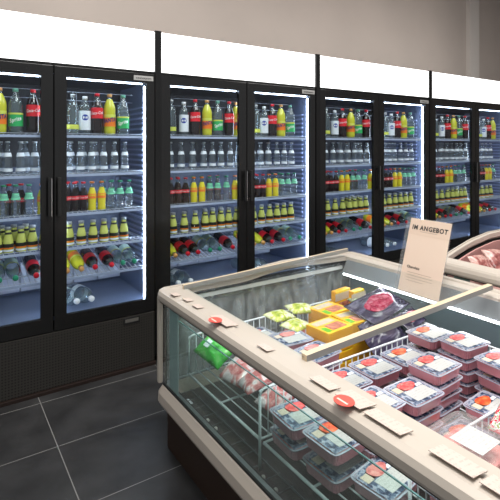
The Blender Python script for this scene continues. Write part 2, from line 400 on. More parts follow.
def bottle(kind):
    """returns the bottle body with its cap, label and lettering as children"""
    b = bmesh.new()
    def band(r, z0, z1, m, parent, name='label', r2=None):
        q = bmesh.new(); r2 = r if r2 is None else r2
        lathe(q, [(r, z0), (r2, z1)], 20); return obj(name, q, m, parent)
    def cap(r, z0, z1, m, parent):
        q = bmesh.new(); lathe(q, [(0, z0), (r, z0), (r, z1-.002), (r*.9, z1), (0, z1)], 14); return obj('cap', q, m, parent)
    if kind in ('cola', 'fanta', 'sprite'):
        R = .037 if kind == 'cola' else (.037 if kind == 'fanta' else .039)
        pr = [(0, .004), (R*.7, 0), (R*.96, .008), (R, .03), (R*.97, .075), (R, .10), (R, .165), (R*.93, .185), (R*.68, .212), (R*.42, .232), (.0135, .243), (.0135, .252), (0, .252)]
        liq = {'cola': M['cola'], 'fanta': M['orangebig'], 'sprite': M['petclear']}[kind]
        top = M['petclear'] if kind != 'sprite' else M['petclear']
        k = 8 if kind != 'fanta' else 9
        lathe(b, pr, 20, mats=[0]*k+[1]*(len(pr)-1-k))
        o = obj('soda_bottle', b, [liq, top])
        cap(.0155, .246, .264, {'cola': M['red'], 'fanta': M['tancap'], 'sprite': M['palegreencap']}[kind], o)
        if kind == 'cola':
            l = band(R+.0006, .105, .172, M['redlabel'], o)
            t = wrap_text(text_mesh('t', 'Coca-Cola', .0255, shear=.35, bold=.0003, width=.72), R+.001, .138, M['whitetext'], .08); obj('lettering', t, None, l)
        elif kind == 'fanta':
            l = band(R+.0006, .055, .132, M['orangelabel'], o)
            t = wrap_text(text_mesh('t', 'FANTA', .036, shear=.2, bold=.0016, width=.66), R+.001, .094, M['navyprint'], .18); obj('lettering', t, None, l)
            q = bmesh.new()
            lathe(q, [(R+.0009, .112), (R+.0009, .132)], 20); obj('green_band', q, M['yellowlabel'], l)
        else:
            l = band(R+.0006, .045, .122, M['greenlabel'], o)
            t = wrap_text(text_mesh('t', 'Sprite', .033, shear=.2, bold=.0006, width=.75), R+.001, .082, M['whitetext'], .28); obj('lettering', t, None, l)
            q = bmesh.new(); lathe(q, [(R+.0009, .112), (R+.0009, .122)], 20); obj('yellow_band', q, M['yellowlabel'], l)
    elif kind == 'vio':
        R = .034
        pr = [(0, .004), (R*.8, 0), (R, .01), (R, .17), (R*.9, .186), (R*.5, .205), (.014, .214), (.014, .232), (0, .232)]
        lathe(b, pr, 20); o = obj('water_bottle', b, M['petclear'])
        cap(.016, .222, .242, M['whitecap'], o)
        l = band(R+.0006, .03, .15, M['whitelabel'], o)
        q = bmesh.new()
        # blue oval badge bent round the label
        c0 = q.verts.new((0, -(R+.0012), .108)); ring = []
        for k in range(16):
            a = 2*PI*k/16; x = .020*math.cos(a); z = .108+.019*math.sin(a); th = x/R-PI/2
            ring.append(q.verts.new(((R+.0012)*math.cos(th), (R+.0012)*math.sin(th), z)))
        for k in range(16): q.faces.new((c0, ring[k], ring[(k+1) % 16]))
        obj('badge', q, M['bluelabel'], l)
        t = wrap_text(text_mesh('t', 'vio', .022, bold=.0004), R+.0018, .108, M['whitetext'], .1); obj('lettering', t, None, l)
    elif kind == 'clear':
        R = .035
        pr = [(0, .004), (R*.8, 0), (R, .01), (R, .17), (R*.92, .188), (R*.5, .212), (.013, .222), (.013, .242), (0, .242)]
        lathe(b, pr, 20); o = obj('water_bottle', b, M['petclear'])
        cap(.0155, .232, .252, M['silvercap'], o)
        band(R+.0006, .035, .062, M['yellowlabel'], o)
    elif kind == 'glass':
        R = .0255
        pr = [(0, .004), (R*.8, 0), (R, .008), (R, .085), (R*.93, .105), (R*.55, .140), (R*.42, .160), (.0115, .180), (.0125, .186), (.0125, .192), (0, .192)]
        lathe(b, pr, 18); o = obj('glass_bottle', b, M['botglass'])
        cap(.0135, .186, .196, M['silvercap'], o)
        band(R+.0006, .022, .040, M['whitelabel'], o)
        band(R*.88+.0006, .108, .130, M['whitelabel'], o, 'neck_label', R*.67+.0006)
    elif kind in ('smallcola', 'smallfanta', 'smallsprite'):
        R = .0265
        pr = [(0, .003), (R*.85, 0), (R*.98, .008), (R*.9, .045), (R, .08), (R, .1), (R*.86, .118), (R*.52, .146), (.0115, .166), (.0115, .177), (0, .177)]
        liq = {'smallcola': M['cola'], 'smallfanta': M['orange'], 'smallsprite': M['botglass']}[kind]
        lathe(b, pr, 16, mats=[0]*7+[1]*3); o = obj('small_bottle', b, [liq, M['botglass']])
        cap(.0145, .174, .184, {'smallcola': M['red'], 'smallfanta': M['orangecap'], 'smallsprite': M['greencap']}[kind], o)
        if kind == 'smallcola':
            l = band(R+.0008, .076, .1, M['redlabel'], o)
            t = wrap_text(text_mesh('t', 'Coca-Cola', .016, shear=.35, width=.75), R+.0012, .088, M['whitetext']); obj('lettering', t, None, l)
        elif kind == 'smallfanta':
            l = band(R+.0008, .078, .108, M['orangelabel'], o, r2=R*.97)
        else:
            l = band(R+.0008, .098, .134, M['mintlabel'], o, r2=R*.68)
    elif kind == 'juice':
        R = .0285
        pr = [(0, .003), (R*.9, 0), (R, .008), (R*.99, .05), (R*.93, .075), (R*.72, .1), (R*.55, .122), (.0155, .135), (0, .135)]
        lathe(b, pr, 16); o = obj('juice_bottle', b, M['juice'])
        cap(.0175, .133, .149, M['silvercap'], o)
        l = band(R+.0012, .035, .056, M['blacklabel'], o)
        band(R+.0013, .027, .034, M['orangelabel'], l, 'fruit_print')
        q = bmesh.new(); lathe(q, [(R*.66+.0005, .108), (R*.58+.0005, .120)], 16); obj('neck_label', q, M['blacklabel'], o)
        q = bmesh.new(); lathe(q, [(R+.0014, .012), (R+.0014, .022)], 16); obj('white_band', q, M['whitelabel'], l)
    elif kind == 'bigwater':
        R = .049
        pr = [(0, .004), (R*.8, 0), (R, .012), (R*.95, .06), (R, .08), (R*.95, .12), (R, .14), (R, .19), (R*.8, .225), (R*.4, .255), (.0145, .266), (.0145, .275), (0, .275)]
        lathe(b, pr, 20); o = obj('large_water_bottle', b, M['petclear'])
        cap(.0175, .268, .290, M['whitecap'], o)
        band(R+.0006, .085, .135, M['whitelabel'], o)
    kids_index()
    return o

PR = {k: bottle(k) for k in ('cola', 'fanta', 'sprite', 'vio', 'clear', 'glass', 'smallcola', 'smallfanta', 'smallsprite', 'juice', 'bigwater')}
# cola and lemonade variants lying down use a darker green cap
def recap(src, capmat):
    o = dup(src); 
    for c in [x for x in bpy.data.objects if x.parent == o]:
        if c.name.startswith('label'):
            c.data = c.data.copy(); c.data.materials[0] = M['palelabel']
        if c.name.startswith('cap'):
            c.data = c.data.copy(); c.data.materials[0] = capmat
    return o
PR['lyingsprite'] = recap(PR['sprite'], M['greencap'])
kids_index()
USED = set()
def place(kind, loc, rot, label, cat, group):
    if kind in USED: o = dup(PR[kind])
    else: o = PR[kind]; USED.add(kind)
    o.location = loc; o.rotation_euler = rot
    tag(o, label, cat, group)
    return o

# ---------------------------------------------------------------- display coolers
UN = ['leftmost cooler', 'second cooler from left', 'third cooler from left', 'rightmost cooler']
UNITS = [(-.075, .567, 1.198), (1.241, 1.932, 2.62), (2.668, 3.407, 4.166), (4.212, 5.02, 5.83)]
SHZ = [1.513, 1.275, 1.035, .828, .645]
FZ = .43
TILT = math.radians(11)
PLATE = text_mesh('plate_text', 'coolexpert', .0195, bold=.0004, width=1.05)
PLATE.materials.clear(); PLATE.materials.append(M['ink'])

def cooler(i):
    x0, xm, x1 = UNITS[i]; W = x1-x0
    root = thing('display_cooler', 'black two-door glass drinks cooler with lit header, the ' +
                 ['leftmost of four', 'second from the left', 'third from the left', 'rightmost of four'][i],
                 'drinks cooler', (x0, WY, 0), 0, 'drinks coolers along the wall')
    D = .66; T = .035
    g0 = -.042      # black side fin fills the gap on the left
    b = bmesh.new()
    bx(b, g0, 0.001, -.004, D, .05, 2.212)                       # left side with the fin beside the header
    bx(b, W-.02, W, .03, D, .05, 1.93)
    bx(b, .001, W-.02, D-.03, D, .05, 1.93)
    bx(b, .001, W-.02, .03, D-.03, 1.885, 1.93)
    bx(b, .001, W-.02, .03, D-.03, .35, .405)
    bx(b, .001, W-.02, .03, .06, .33, .36)
    obj('cabinet', b, M['black'], root)
    # kick plate and grille
    b = bmesh.new(); bx(b, .0, W, -.022, .06, .0, .020, bev=.002); obj('kick_plate', b, M['darkwood'], root)
    b = bmesh.new(); bx(b, .004, W-.004, -.002, .03, .021, .345, bev=.002); g = obj('ventilation_grille', b, M['grille'], root)
    b = bmesh.new(); bx(b, W-.215, W-.105, -.006, .006, .298, .342, bev=.002); bd = obj('badge', b, M['blackmatt'], g)
    b = bmesh.new(); bx(b, W-.203, W-.117, -.008, -.005, .311, .331); obj('badge_face', b, M['badgeface'], bd)
    # header light box
    b = bmesh.new(); bx(b, .002, W-.002, .004, .30, 1.935, 2.205, bev=.003); h = obj('header_lightbox', b, M['lightbox'], root)
    b = bmesh.new(); bx(b, .002, W-.002, .3, .62, 1.935, 2.19); obj('header_back', b, M['black'], root)
    b = bmesh.new(); bx(b, .0, W, .0, .03, 1.922, 1.936); obj('header_trim', b, M['black'], root)
    # inner liner
    b = bmesh.new()
    bx(b, .002, .012, .035, D-.035, .405, 1.885)
    bx(b, W-.034, W-.021, .035, D-.035, .405, 1.885)
    bx(b, .012, W-.034, D-.045, D-.033, .405, 1.885)
    bx(b, .012, W-.034, .035, D-.045, .405, FZ)
    bx(b, .012, W-.034, .035, D-.045, 1.872, 1.885)
    ln = obj('liner', b, M['liner'], root)
    b = bmesh.new(); b2 = bmesh.new()
    z = .62
    while z < 1.72:
        bx(b, W-.046, W-.034, .12, D-.1, z, z+.012); bx(b2, .012, .024, .12, D-.1, z, z+.012)
        z += .036
    obj('shelf_rail', b, M['rib'], ln); obj('shelf_rail', b2, M['rib'], ln)
    b = bmesh.new()
    nn = 7
    for k in range(nn):
        a = .02+(W-.06)*k/nn; c = .02+(W-.06)*(k+1)/nn
        bx(b, a+.003, c-.003, D-.075, D-.046, FZ+.02, FZ+.215, bev=.004)
    obj('duct_panel', b, M['duct'], ln)
    b = bmesh.new(); bx(b, .014, W-.036, D-.056, D-.046, 1.30, 1.866); bx(b, .014, W-.036, .07, D-.056, 1.866, 1.871); obj('upper_back', b, M['darkback'], ln)
    # LED tubes: top and beside each opening
    dl, dr = xm-x0, W-(xm-x0)
    for (a, c) in ((.075, dl-.075), (dl+.07, W-.075)):
        b = bmesh.new(); bx(b, a, c, .034, .044, 1.850, 1.858); obj('led_tube', b, M['led_top'], root)
    b = bmesh.new(); bx(b, W-.064, W-.048, .034, .042, FZ+.01, 1.840); obj('led_tube', b, M['led'], root)
    b = bmesh.new(); bx(b, dl-.010, dl+.010, .052, .062, FZ+.01, 1.845); obj('led_tube', b, M['led'], root)
    b = bmesh.new(); bx(b, dl-.03, dl+.03, .035, .051, FZ+.0, 1.872); obj('centre_post', b, M['black'], root)
    # doors
    for s, (a, c) in enumerate(((.001, dl-.003), (dl+.003, W-.001))):
        b = bmesh.new()
        fl = .068 if s == 0 else .07; frr = .068 if s == 0 else .058
        z0, z1, q0, q1 = .352, 1.920, .436, 1.856
        bx(b, a, a+fl, 0, .028, z0, z1, bev=.003); bx(b, c-frr, c, 0, .028, z0, z1, bev=.003)
        bx(b, a+fl-.004, c-frr+.004, .001, .027, z0, q0, bev=.002); bx(b, a+fl-.004, c-frr+.004, .001, .027, q1, z1, bev=.002)
        d = obj('door', b, M['frame'], root)
        b = bmesh.new(); bx(b, a+fl-.003, c-frr+.003, .012, .016, q0-.003, q1+.003); obj('glass_pane', b, M['paneglass'], d)
        b = bmesh.new()
        hx = c-.025 if s == 0 else a+.022
        bx(b, hx-.010, hx+.010, -.032, -.018, 1.03, 1.26, bev=.004)
        bx(b, hx-.006, hx+.006, -.02, .001, 1.05, 1.07); bx(b, hx-.006, hx+.006, -.02, .001, 1.22, 1.24)
        hd = obj('handle', b, M['blackmatt'] if s else M['frame'], d)
        if s == 0:
            b = bmesh.new(); bx(b, hx+.0085, hx+.0125, -.0335, -.017, 1.035, 1.255, bev=.001); obj('handle_edge', b, M['chrome'], hd)
        else:
            b = bmesh.new(); bx(b, c-.145, c-.012, -.003, .002, 1.872, 1.903, bev=.001); pl = obj('name_plate', b, M['plate'], d)
            obj('lettering', PLATE, None, pl, (c-.0785, -.0042, 1.8875), (PI/2, 0, 0))
            b = bmesh.new(); bx(b, c-.07, c-.01, .002, .012, .338, .350); obj('hinge', b, M['chrome'], d)
        # shelves
        for k, z in enumerate(SHZ):
            b = bmesh.new()
            xa, xc = (a+.015, dl-.004) if s == 0 else (dl+.004, c-.048)
            y0, y1 = .038 if k else .038, .50
            n = int((xc-xa)/.028)
            for j in range(n+1):
                xx = xa+(xc-xa)*j/n
                bx(b, xx-.0013, xx+.0013, y0, y1, z-.006, z-.0005, mi=1)
            for yy in (.16, .33, .495): bx(b, xa, xc, yy-.003, yy+.003, z-.011, z-.005, mi=1)
            bx(b, xa, xc, y0-.001, y0+.004, z-.018, z-.003, mi=0)
            tube(b, [(xa, y0+.002, z+.006), (xc, y0+.002, z+.006)], .0018, 5, 1)
            if k == 4: bmesh.ops.rotate(b, verts=b.verts, cent=(0, y0, z), matrix=Matrix.Rotation(TILT, 3, 'X'))
            obj('shelf', b, [M['shelfrail'], M['wire']], root)
        # wire fence across the top shelf opening
        b = bmesh.new()
        for zz in (1.745, 1.80):
            tube(b, [(xa, .30, zz), (xc, .30, zz+.004)], .003, 5)
        tube(b, [(xa+.02, .32, 1.60), (xa+.02, .32, 1.80)], .003, 5); tube(b, [(xa+.20, .32, 1.60), (xa+.20, .32, 1.80)], .003, 5)
        obj('wire_rack', b, M['wire'], root)
    return root

ORD = ['first', 'second', 'third', 'fourth', 'fifth', 'sixth', 'seventh', 'eighth', 'ninth', 'tenth']
KW = dict(cola='large dark cola bottle', fanta='large orange soda bottle', sprite='large green-labelled lemonade bottle', vio='white-labelled water bottle',
          clear='clear yellow-labelled bottle', glass='clear glass water bottle', smallcola='small dark cola bottle', smallfanta='small yellow soda bottle',
          smallsprite='small green-labelled bottle', juice='small yellow-green juice bottle', bigwater='large white-capped water bottle', lyingsprite='lying green-capped lemonade bottle')
ROWS = {
 'L': [(0, 'top', 1, 'front', [(.16, 'clear'), (.30, 'vio'), (.43, 'cola'), (.57, 'fanta'), (.70, 'sprite'), (.845, 'cola'), (.96, 'fanta')]),
       (1, 'second', 1, 'front', [(x, 'glass') for x in (.15, .27, .40, .53, .635, .74, .86, .955)]),
       (1, 'second', 2, 'back', [(x, 'glass') for x in (.20, .46, .59, .80)]),
       (2, 'third', 1, 'front', [(.154, 'smallcola'), (.237, 'smallcola'), (.32, 'smallcola'), (.415, 'smallfanta'), (.51, 'smallfanta'), (.605, 'smallsprite'), (.70, 'smallsprite'), (.81, 'smallsprite'), (.92, 'smallfanta')]),
       (2, 'third', 2, 'back', [(.19, 'smallcola'), (.28, 'smallcola'), (.46, 'smallsprite'), (.56, 'smallsprite'), (.66, 'smallcola'), (.76, 'smallcola')]),
       (3, 'fourth', 1, 'front', [(x, 'juice') for x in (.18, .305, .43, .55, .64, .745, .84, .94)]),
       (3, 'fourth', 2, 'back', [(x, 'juice') for x in (.60, .70, .80)])],
 'R': [(0, 'top', 1, 'front', [(.20, 'clear'), (.315, 'vio'), (.435, 'cola'), (.56, 'fanta'), (.70, 'sprite')]),
       (1, 'second', 1, 'front', [(x, 'glass') for x in (.16, .27, .38, .50, .61, .72)]),
       (1, 'second', 2, 'back', [(x, 'glass') for x in (.21, .33, .45)]),
       (2, 'third', 1, 'front', [(.14, 'smallcola'), (.215, 'smallcola'), (.30, 'smallcola'), (.385, 'smallfanta'), (.48, 'smallfanta'), (.575, 'smallsprite'), (.668, 'smallsprite'), (.765, 'smallsprite')]),
       (2, 'third', 2, 'back', [(.18, 'smallcola'), (.26, 'smallcola'), (.53, 'smallsprite'), (.62, 'smallsprite')]),
       (3, 'fourth', 1, 'front', [(x, 'juice') for x in (.165, .28, .394, .503, .605, .71)])]}
LIE = {'L': [(.10, 'fanta'), (.19, 'fanta'), (.31, 'cola'), (.43, 'cola'), (.57, 'lyingsprite'), (.69, 'lyingsprite'), (.86, 'cola')],
       'R': [(.13, 'fanta'), (.265, 'fanta'), (.40, 'cola'), (.555, 'cola'), (.67, 'lyingsprite'), (.80, 'lyingsprite')]}
RAD = dict(cola=.037, fanta=.037, sprite=.039, lyingsprite=.039, bigwater=.049)

SHIFT = [0, 0, .042, .058]
for i in range(4):
    root = cooler(i)
    x0, xm, x1 = UNITS[i]
    for side, (a, c) in (('L', (x0, xm)), ('R', (xm, x1))):
        sn = 'left' if side == 'L' else 'right'
        for (si, sname, row, rname, items) in ROWS[side]:
            cnt = {}
            tot = {}
            for _, k in items: tot[k] = tot.get(k, 0)+1
            for fx, kind in items:
                x = a+(fx+SHIFT[i])*(c-a)
                if fx+SHIFT[i] > .965: continue
                n = cnt.get(kind, 0); cnt[kind] = n+1
                if i == 3 and side == 'R' and fx > .6: continue
                if i == 0 and side == 'L' and fx < .5: continue
                y = WY+.082+(row-1)*.075
                if kind == 'fanta' and fx > .9: y += .03
                z = SHZ[si]+.0005
                word = (ORD[n]+' ') if tot[kind] > 1 else ''
                lab = f"{word}{KW[kind]}, {rname} row, {sname} shelf, {sn} door, {UN[i]}"
                place(kind, (x, y, z), (0, 0, -math.atan2(x, y)*.8+random.uniform(-.1, .1)), lab, 'bottle', f'{KW[kind]}s on the {sname} shelf of the {UN[i]}')
        cnt = {}; tot = {}
        for _, k in LIE[side]: tot[k] = tot.get(k, 0)+1
        for fx, kind in LIE[side]:
            n = cnt.get(kind, 0); cnt[kind] = n+1
            if i == 3 and side == 'R' and fx > .6: continue
            if i == 0 and side == 'L' and fx < .35: continue
            x = a+(fx+SHIFT[i])*(c-a); L = .264
            if fx+SHIFT[i] > .93: continue
            word = (ORD[n]+' ') if tot[kind] > 1 else ''
            kw = KW[kind].replace('large ', '').replace('lying ', '')
            r = RAD[kind]
            place(kind, (x, WY+.042+L*math.cos(TILT)-r*math.sin(TILT), SHZ[4]+.002+L*math.sin(TILT)+r*math.cos(TILT)), (PI/2+TILT, 0, random.uniform(-.03, .03)),
                  f"{word}{kw} lying cap forward, lower shelf, {sn} door, {UN[i]}", 'bottle', f'bottles lying on the lower shelf of the {UN[i]}')
        if i == 0 and side == 'L': continue
        if i == 3 and side == 'R': continue
        for n, fx in enumerate((.235, .375)):
            x = a+(fx+SHIFT[i])*(c-a)
            place('bigwater', (x-.055, WY+.065+.285, FZ+.050), (PI/2, 0, .20),
                  f"{ORD[n]} clear white-capped bottle lying on cooler floor, {sn} door, {UN[i]}", 'bottle', f'bottles lying on the floor of the {UN[i]}')

# ---------------------------------------------------------------- chest display freezers
def sweep(bm, xo, yo, xr, ynear, ufac, prof, zfun, rad=.045, mi=0, mats=None, closed=True, n_end=28):
    """prof: list of (inset, z); runs up the left side, round the far end and back down the right side"""
    cols = []
    for (u, v) in prof:
        xl, xR, yf = xo+u, xr-u, yo-u*ufac
        r = max(rad-max(u, 0), .002)
        p = [(xl, ynear), (xl, yf-r)]
        for k in range(1, 6):
            a = PI-PI/2*k/6; p.append((xl+r+r*math.cos(a), yf-r+r*math.sin(a)))
        for k in range(n_end+1): p.append((xl+r+(xR-xl-2*r)*k/n_end, yf))
        for k in range(1, 6):
            a = PI/2-PI/2*k/6; p.append((xR-r+r*math.cos(a), yf-r+r*math.sin(a)))
        p += [(xR, yf-r), (xR, ynear)]
        cols.append([bm.verts.new((x, y, v+zfun(x, y))) for x, y in p])
    m = len(cols); N = len(cols[0])
    rng = range(m) if closed else range(m-1)
    for j in rng:
        A, B = cols[j], cols[(j+1) % m]
        for k in range(N-1):
            f = bm.faces.new((A[k], A[k+1], B[k+1], B[k])); f.smooth = False
            f.material_index = mats[j] if mats else mi
    if closed:
        bm.faces.new([c[0] for c in cols]); bm.faces.new([c[-1] for c in cols][::-1])

def chest(name, label, x_left, x_right, y_far, y_near, zr, pink, hump, loc_group, ru=1.0, uf=.75):
    """open-top chest display freezer, glass sides, running along Y"""
    root = thing(name, label, 'display freezer', ((x_left+x_right)/2, (y_far+y_near)/2, 0), 0, loc_group)
    ox, oy = root.location.x, root.location.y
    def P(nm, b, m, parent=None):
        bmesh.ops.translate(b, verts=b.verts, vec=(-ox, -oy, 0)); return obj(nm, b, m, parent or root)
    dz = zr-.755
    def arch(x, y):
        s = (x-x_left)/(x_right-x_left)
        k = min(1, max(0, (y-(y_far-.16))/.10))
        if hump == 'A': pts = [(0, 0), (.32, 0), (.38, .004), (.46, .020), (.56, .030), (.66, .028), (.80, .016), (.92, .010), (1, .008)]
        else: pts = [(0, 0), (.05, .02), (.15, .055), (.25, .085), (.40, .11), (.55, .11), (.8, .07), (1, .0)]
        for (a, va), (c, vc) in zip(pts, pts[1:]):
            if a <= s <= c:
                v = va+(vc-va)*(s-a)/(c-a); break
        else: v = 0
        return v*k
    zero = lambda x, y: 0
    # plinth
    b = bmesh.new(); bx(b, x_left+.045, x_right-.045, y_near+.03, y_far-.05, 0, .222+dz*.3); P('plinth', b, M['plinth'])
    # bumper
    b = bmesh.new()
    z0 = .208+dz*.5
    sweep(b, x_left-.004, y_far+.0, x_right+.004, y_near, 1, [(.055, z0), (.014, z0+.004), (.001, z0+.028), (.004, z0+.066), (.022, z0+.092), (.06, z0+.100), (.07, z0+.0)], zero, .06)
    P('bumper', b, M['bumper'])
    gz0 = z0+.098; gz1 = zr-.045
    # channels for the glass
    b = bmesh.new(); sweep(b, x_left+.024, y_far-.02, x_right-.024, y_near, 1, [(0, gz0-.004), (0, gz0+.006), (.008, gz0+.006), (.008, gz0-.004)], zero, .03); P('gasket', b, M['gasket'])
    b = bmesh.new(); sweep(b, x_left+.034, y_far-.03, x_right-.034, y_near, 1, [(0, gz0-.004), (0, gz0+.003), (.016, gz0+.003), (.016, gz0-.004)], zero, .03); P('glass_channel', b, M['alu'])
    b = bmesh.new(); sweep(b, x_left+.052, y_far-.05, x_right-.052, y_near, 1, [(0, gz0-.004), (0, gz0+.002), (.004, gz0+.002), (.004, gz0-.004)], zero, .02); P('gasket', b, M['gasket'])
    # case floor
    b = bmesh.new(); bx(b, x_left+.03, x_right-.03, y_near+.02, y_far-.03, .222+dz*.3, .245+dz*.3); P('case_floor', b, M['casefloor'])
    # top rail
    b = bmesh.new()
    sweep(b, x_left, y_far, x_right, y_near, uf,
          [(.004, zr-.048), (0, zr-.038), (.0, zr-.018), (.008, zr-.003), (.028*ru, zr+.004), (.062*ru, zr+.005), (.068*ru, zr-.002), (.136*ru, zr-.004), (.136*ru, zr-.030), (.030, zr-.048)], arch, .05)
    P('top_rail', b, M['beige'])
    b = bmesh.new()
    sweep(b, x_left+.006, y_far-.004, x_right-.006, y_near, .75, [(.0, zr-.053), (.0, zr-.048), (.02, zr-.048), (.02, zr-.053)], arch, .05)
    P('rail_gasket', b, M['gasket'])
    # glass panes
    b = bmesh.new(); bx(b, x_left+.026, x_left+.031, y_near+.02, y_far-.055, gz0, gz1); P('glass_pane', b, M['sideglass'])
    b = bmesh.new(); bx(b, x_left+.05, x_right-.05, y_far-.034, y_far-.029, gz0, gz1+.002); P('glass_pane', b, M['hazeglass'])
    b = bmesh.new(); bx(b, x_left+.078, x_left+.081, y_near+.02, y_far-.10, gz0-.004, .612+dz); gp = P('inner_glass', b, M['caseglass'])
    b = bmesh.new(); bx(b, x_left+.0775, x_left+.0815, y_near+.02, y_far-.10, .612+dz, .6155+dz); P('glass_edge', b, M['glassedge'], gp); 
    gp.children  # (edge sits on the inner pane)
    b = bmesh.new(); bx(b, x_left+.13, x_right-.15, y_far-.054, y_far-.046, zr-.072, zr-.052); P('glass_trim', b, M['trimlight'])
    # corner posts
    for xx in (x_left+.006, x_right-.03):
        b = bmesh.new(); bx(b, xx, xx+.024, y_far-.036, y_far-.012, gz0, zr-.03, bev=.008); P('corner_post', b, M['beige'])
        b = bmesh.new(); s = 1 if xx < ox else -1
        a, c = sorted((xx+.012+s*.02, xx+.012+s*.016)); bx(b, a, c, y_far-.19, y_far-.10, gz0, zr-.05); P('support_strip', b, M['strip'])
        b = bmesh.new(); bx(b, a, c, y_far-.060, y_far-.052, gz0, zr-.05); P('support_strip', b, M['gasket'])
    # right inner wall, sloping lamp holder and lamp
    lin = M['pinkliner'] if pink else M['caseliner']
    b = bmesh.new(); bx(b, x_right-.075, x_right-.06, y_near+.02, y_far-.05, .246+dz*.3, zr-.03); P('side_liner', b, lin)
    if pink:
        b = bmesh.new(); n = 20; A = []; B = []
        for k in range(n+1):
            x = x_left+.05+(x_right-x_left-.1)*k/n; zt = zr-.05+arch(x, y_far)
            A.append((b.verts.new((x, y_far-.05, .3)), b.verts.new((x, y_far-.05, zt)), b.verts.new((x, y_far-.04, zt)), b.verts.new((x, y_far-.04, .3))))
        for k in range(n):
            for j in range(4): b.faces.new((A[k][j], A[k+1][j], A[k+1][(j+1) % 4], A[k][(j+1) % 4]))
        b.faces.new(A[0]); b.faces.new(A[-1][::-1]); P('end_liner', b, lin)
    b = bmesh.new()
    q = [(x_right-.136, zr-.012), (x_right-.076, zr-.012), (x_right-.076, zr-.06), (x_right-.175, zr-.092), (x_right-.180, zr-.084)]
    A = [b.verts.new((x, y_near+.03, z)) for x, z in q]; B = [b.verts.new((x, y_far-.08, z)) for x, z in q]
    for k in range(5): b.faces.new((A[k], A[(k+1) % 5], B[(k+1) % 5], B[k]))
    b.faces.new(A); b.faces.new(B[::-1]); P('lamp_holder', b, lin if pink else M['alu'])
    b = bmesh.new(); y = y_near+.05
    while y < y_far-.11:
        bx(b, x_right-.190, x_right-.181, y, y+.011, zr-.093, zr-.084); y += .017
    P('led_strip', b, M['pinkled'] if pink else M['caseled'])
    b = bmesh.new(); bx(b, x_left+.118, x_left+.132, y_near+.05, y_far-.12, zr-.040, zr-.031); P('led_strip', b, M['pinkled'] if pink else M['caseled'])  # added strip, unseen under the left rail, to brighten the goods
    return root, P

FA, PA = chest('chest_freezer', 'beige glass-sided chest freezer of packed meat in the foreground', .870, 2.232, 2.122, -.35, .755, False, 'A', 'chest freezers', 1.0, .5)
FB, PB = chest('chest_freezer', 'beige chest freezer glowing pink inside, behind the price sign', 2.285, 3.62, 1.57, -.35, .800, True, 'B', 'chest freezers', .62, .35)

def lid(P, xl, xr, y0, y1, z0, z1, nm):
    n = 14
    def zc(s): return z0+(z1-z0)*s
    gx = 1.972 if z0 < .8 else xr       # the glass stops short of the lamp holder
    b = bmesh.new(); R0 = []; R1 = []
    for th in (0, .004):
        r0 = [b.verts.new((xl+(gx-xl)*k/n, y0, zc(k/n)+th)) for k in range(n+1)]; r1 = [b.verts.new((xl+(gx-xl)*k/n, y1, zc(k/n)+th)) for k in range(n+1)]
        for k in range(n):
            f = b.faces.new((r0[k], r0[k+1], r1[k+1], r1[k]))
        R0.append(r0); R1.append(r1)
    for r in (R0, R1):
        for k in range(n): b.faces.new((r[0][k], r[0][k+1], r[1][k+1], r[1][k]))
    for k in (0, n): b.faces.new((R0[0][k], R0[1][k], R1[1][k], R1[0][k]))
    l = P('lid', b, M['lidglass'])
    for yy, w_ in ((y0, .025), (y1, .014)):
        b = bmesh.new(); va = []
        for k in range(n+1):
            x = xl+(xr-xl)*k/n; z = zc(k/n)
            va.append([b.verts.new((x, yy-w_/2, z+.012)), b.verts.new((x, yy+w_/2, z+.012)), b.verts.new((x, yy+w_/2, z-.010)), b.verts.new((x, yy-w_/2, z-.010))])
        for k in range(n):
            for j in range(4):
                f = b.faces.new((va[k][j], va[k+1][j], va[k+1][(j+1) % 4], va[k][(j+1) % 4])); f.material_index = 0 if j == 0 else 1
        b.faces.new(va[0]); b.faces.new(va[-1][::-1])
        o = P('lid_bar', b, [M['lidbar'], M['lidside']]); 
        o.parent = l; o.location = (0, 0, 0)
lid(PA, .985, 2.100, 1.150, 2.045, .760, .800, 'lid')

# wire grid on the case floor with white feet
b = bmesh.new()
for x in (.925, 1.018): tube(b, [(x, -.3, .262), (x, 2.03, .262)], .0032, 6)
y = -.28
while y < 2.03:
    tube(b, [(.915, y, .260), (1.03, y, .260)], .0018, 5); y += .077
wg = PA('wire_grid', b, M['greywire'])
for k, yy in enumerate((1.775, 1.705, 1.36, 1.285)):
    b = bmesh.new(); bmesh.ops.create_icosphere(b, subdivisions=2, radius=.0085); bmesh.ops.translate(b, verts=b.verts, vec=(.972, yy, .2535))
    for f in b.faces: f.smooth = True
    PA('foot', b, M['ball'])
b = bmesh.new(); bx(b, .945, .985, 1.94, 1.985, .2465, .2495); PA('floor_label', b, M['whitelabel'])

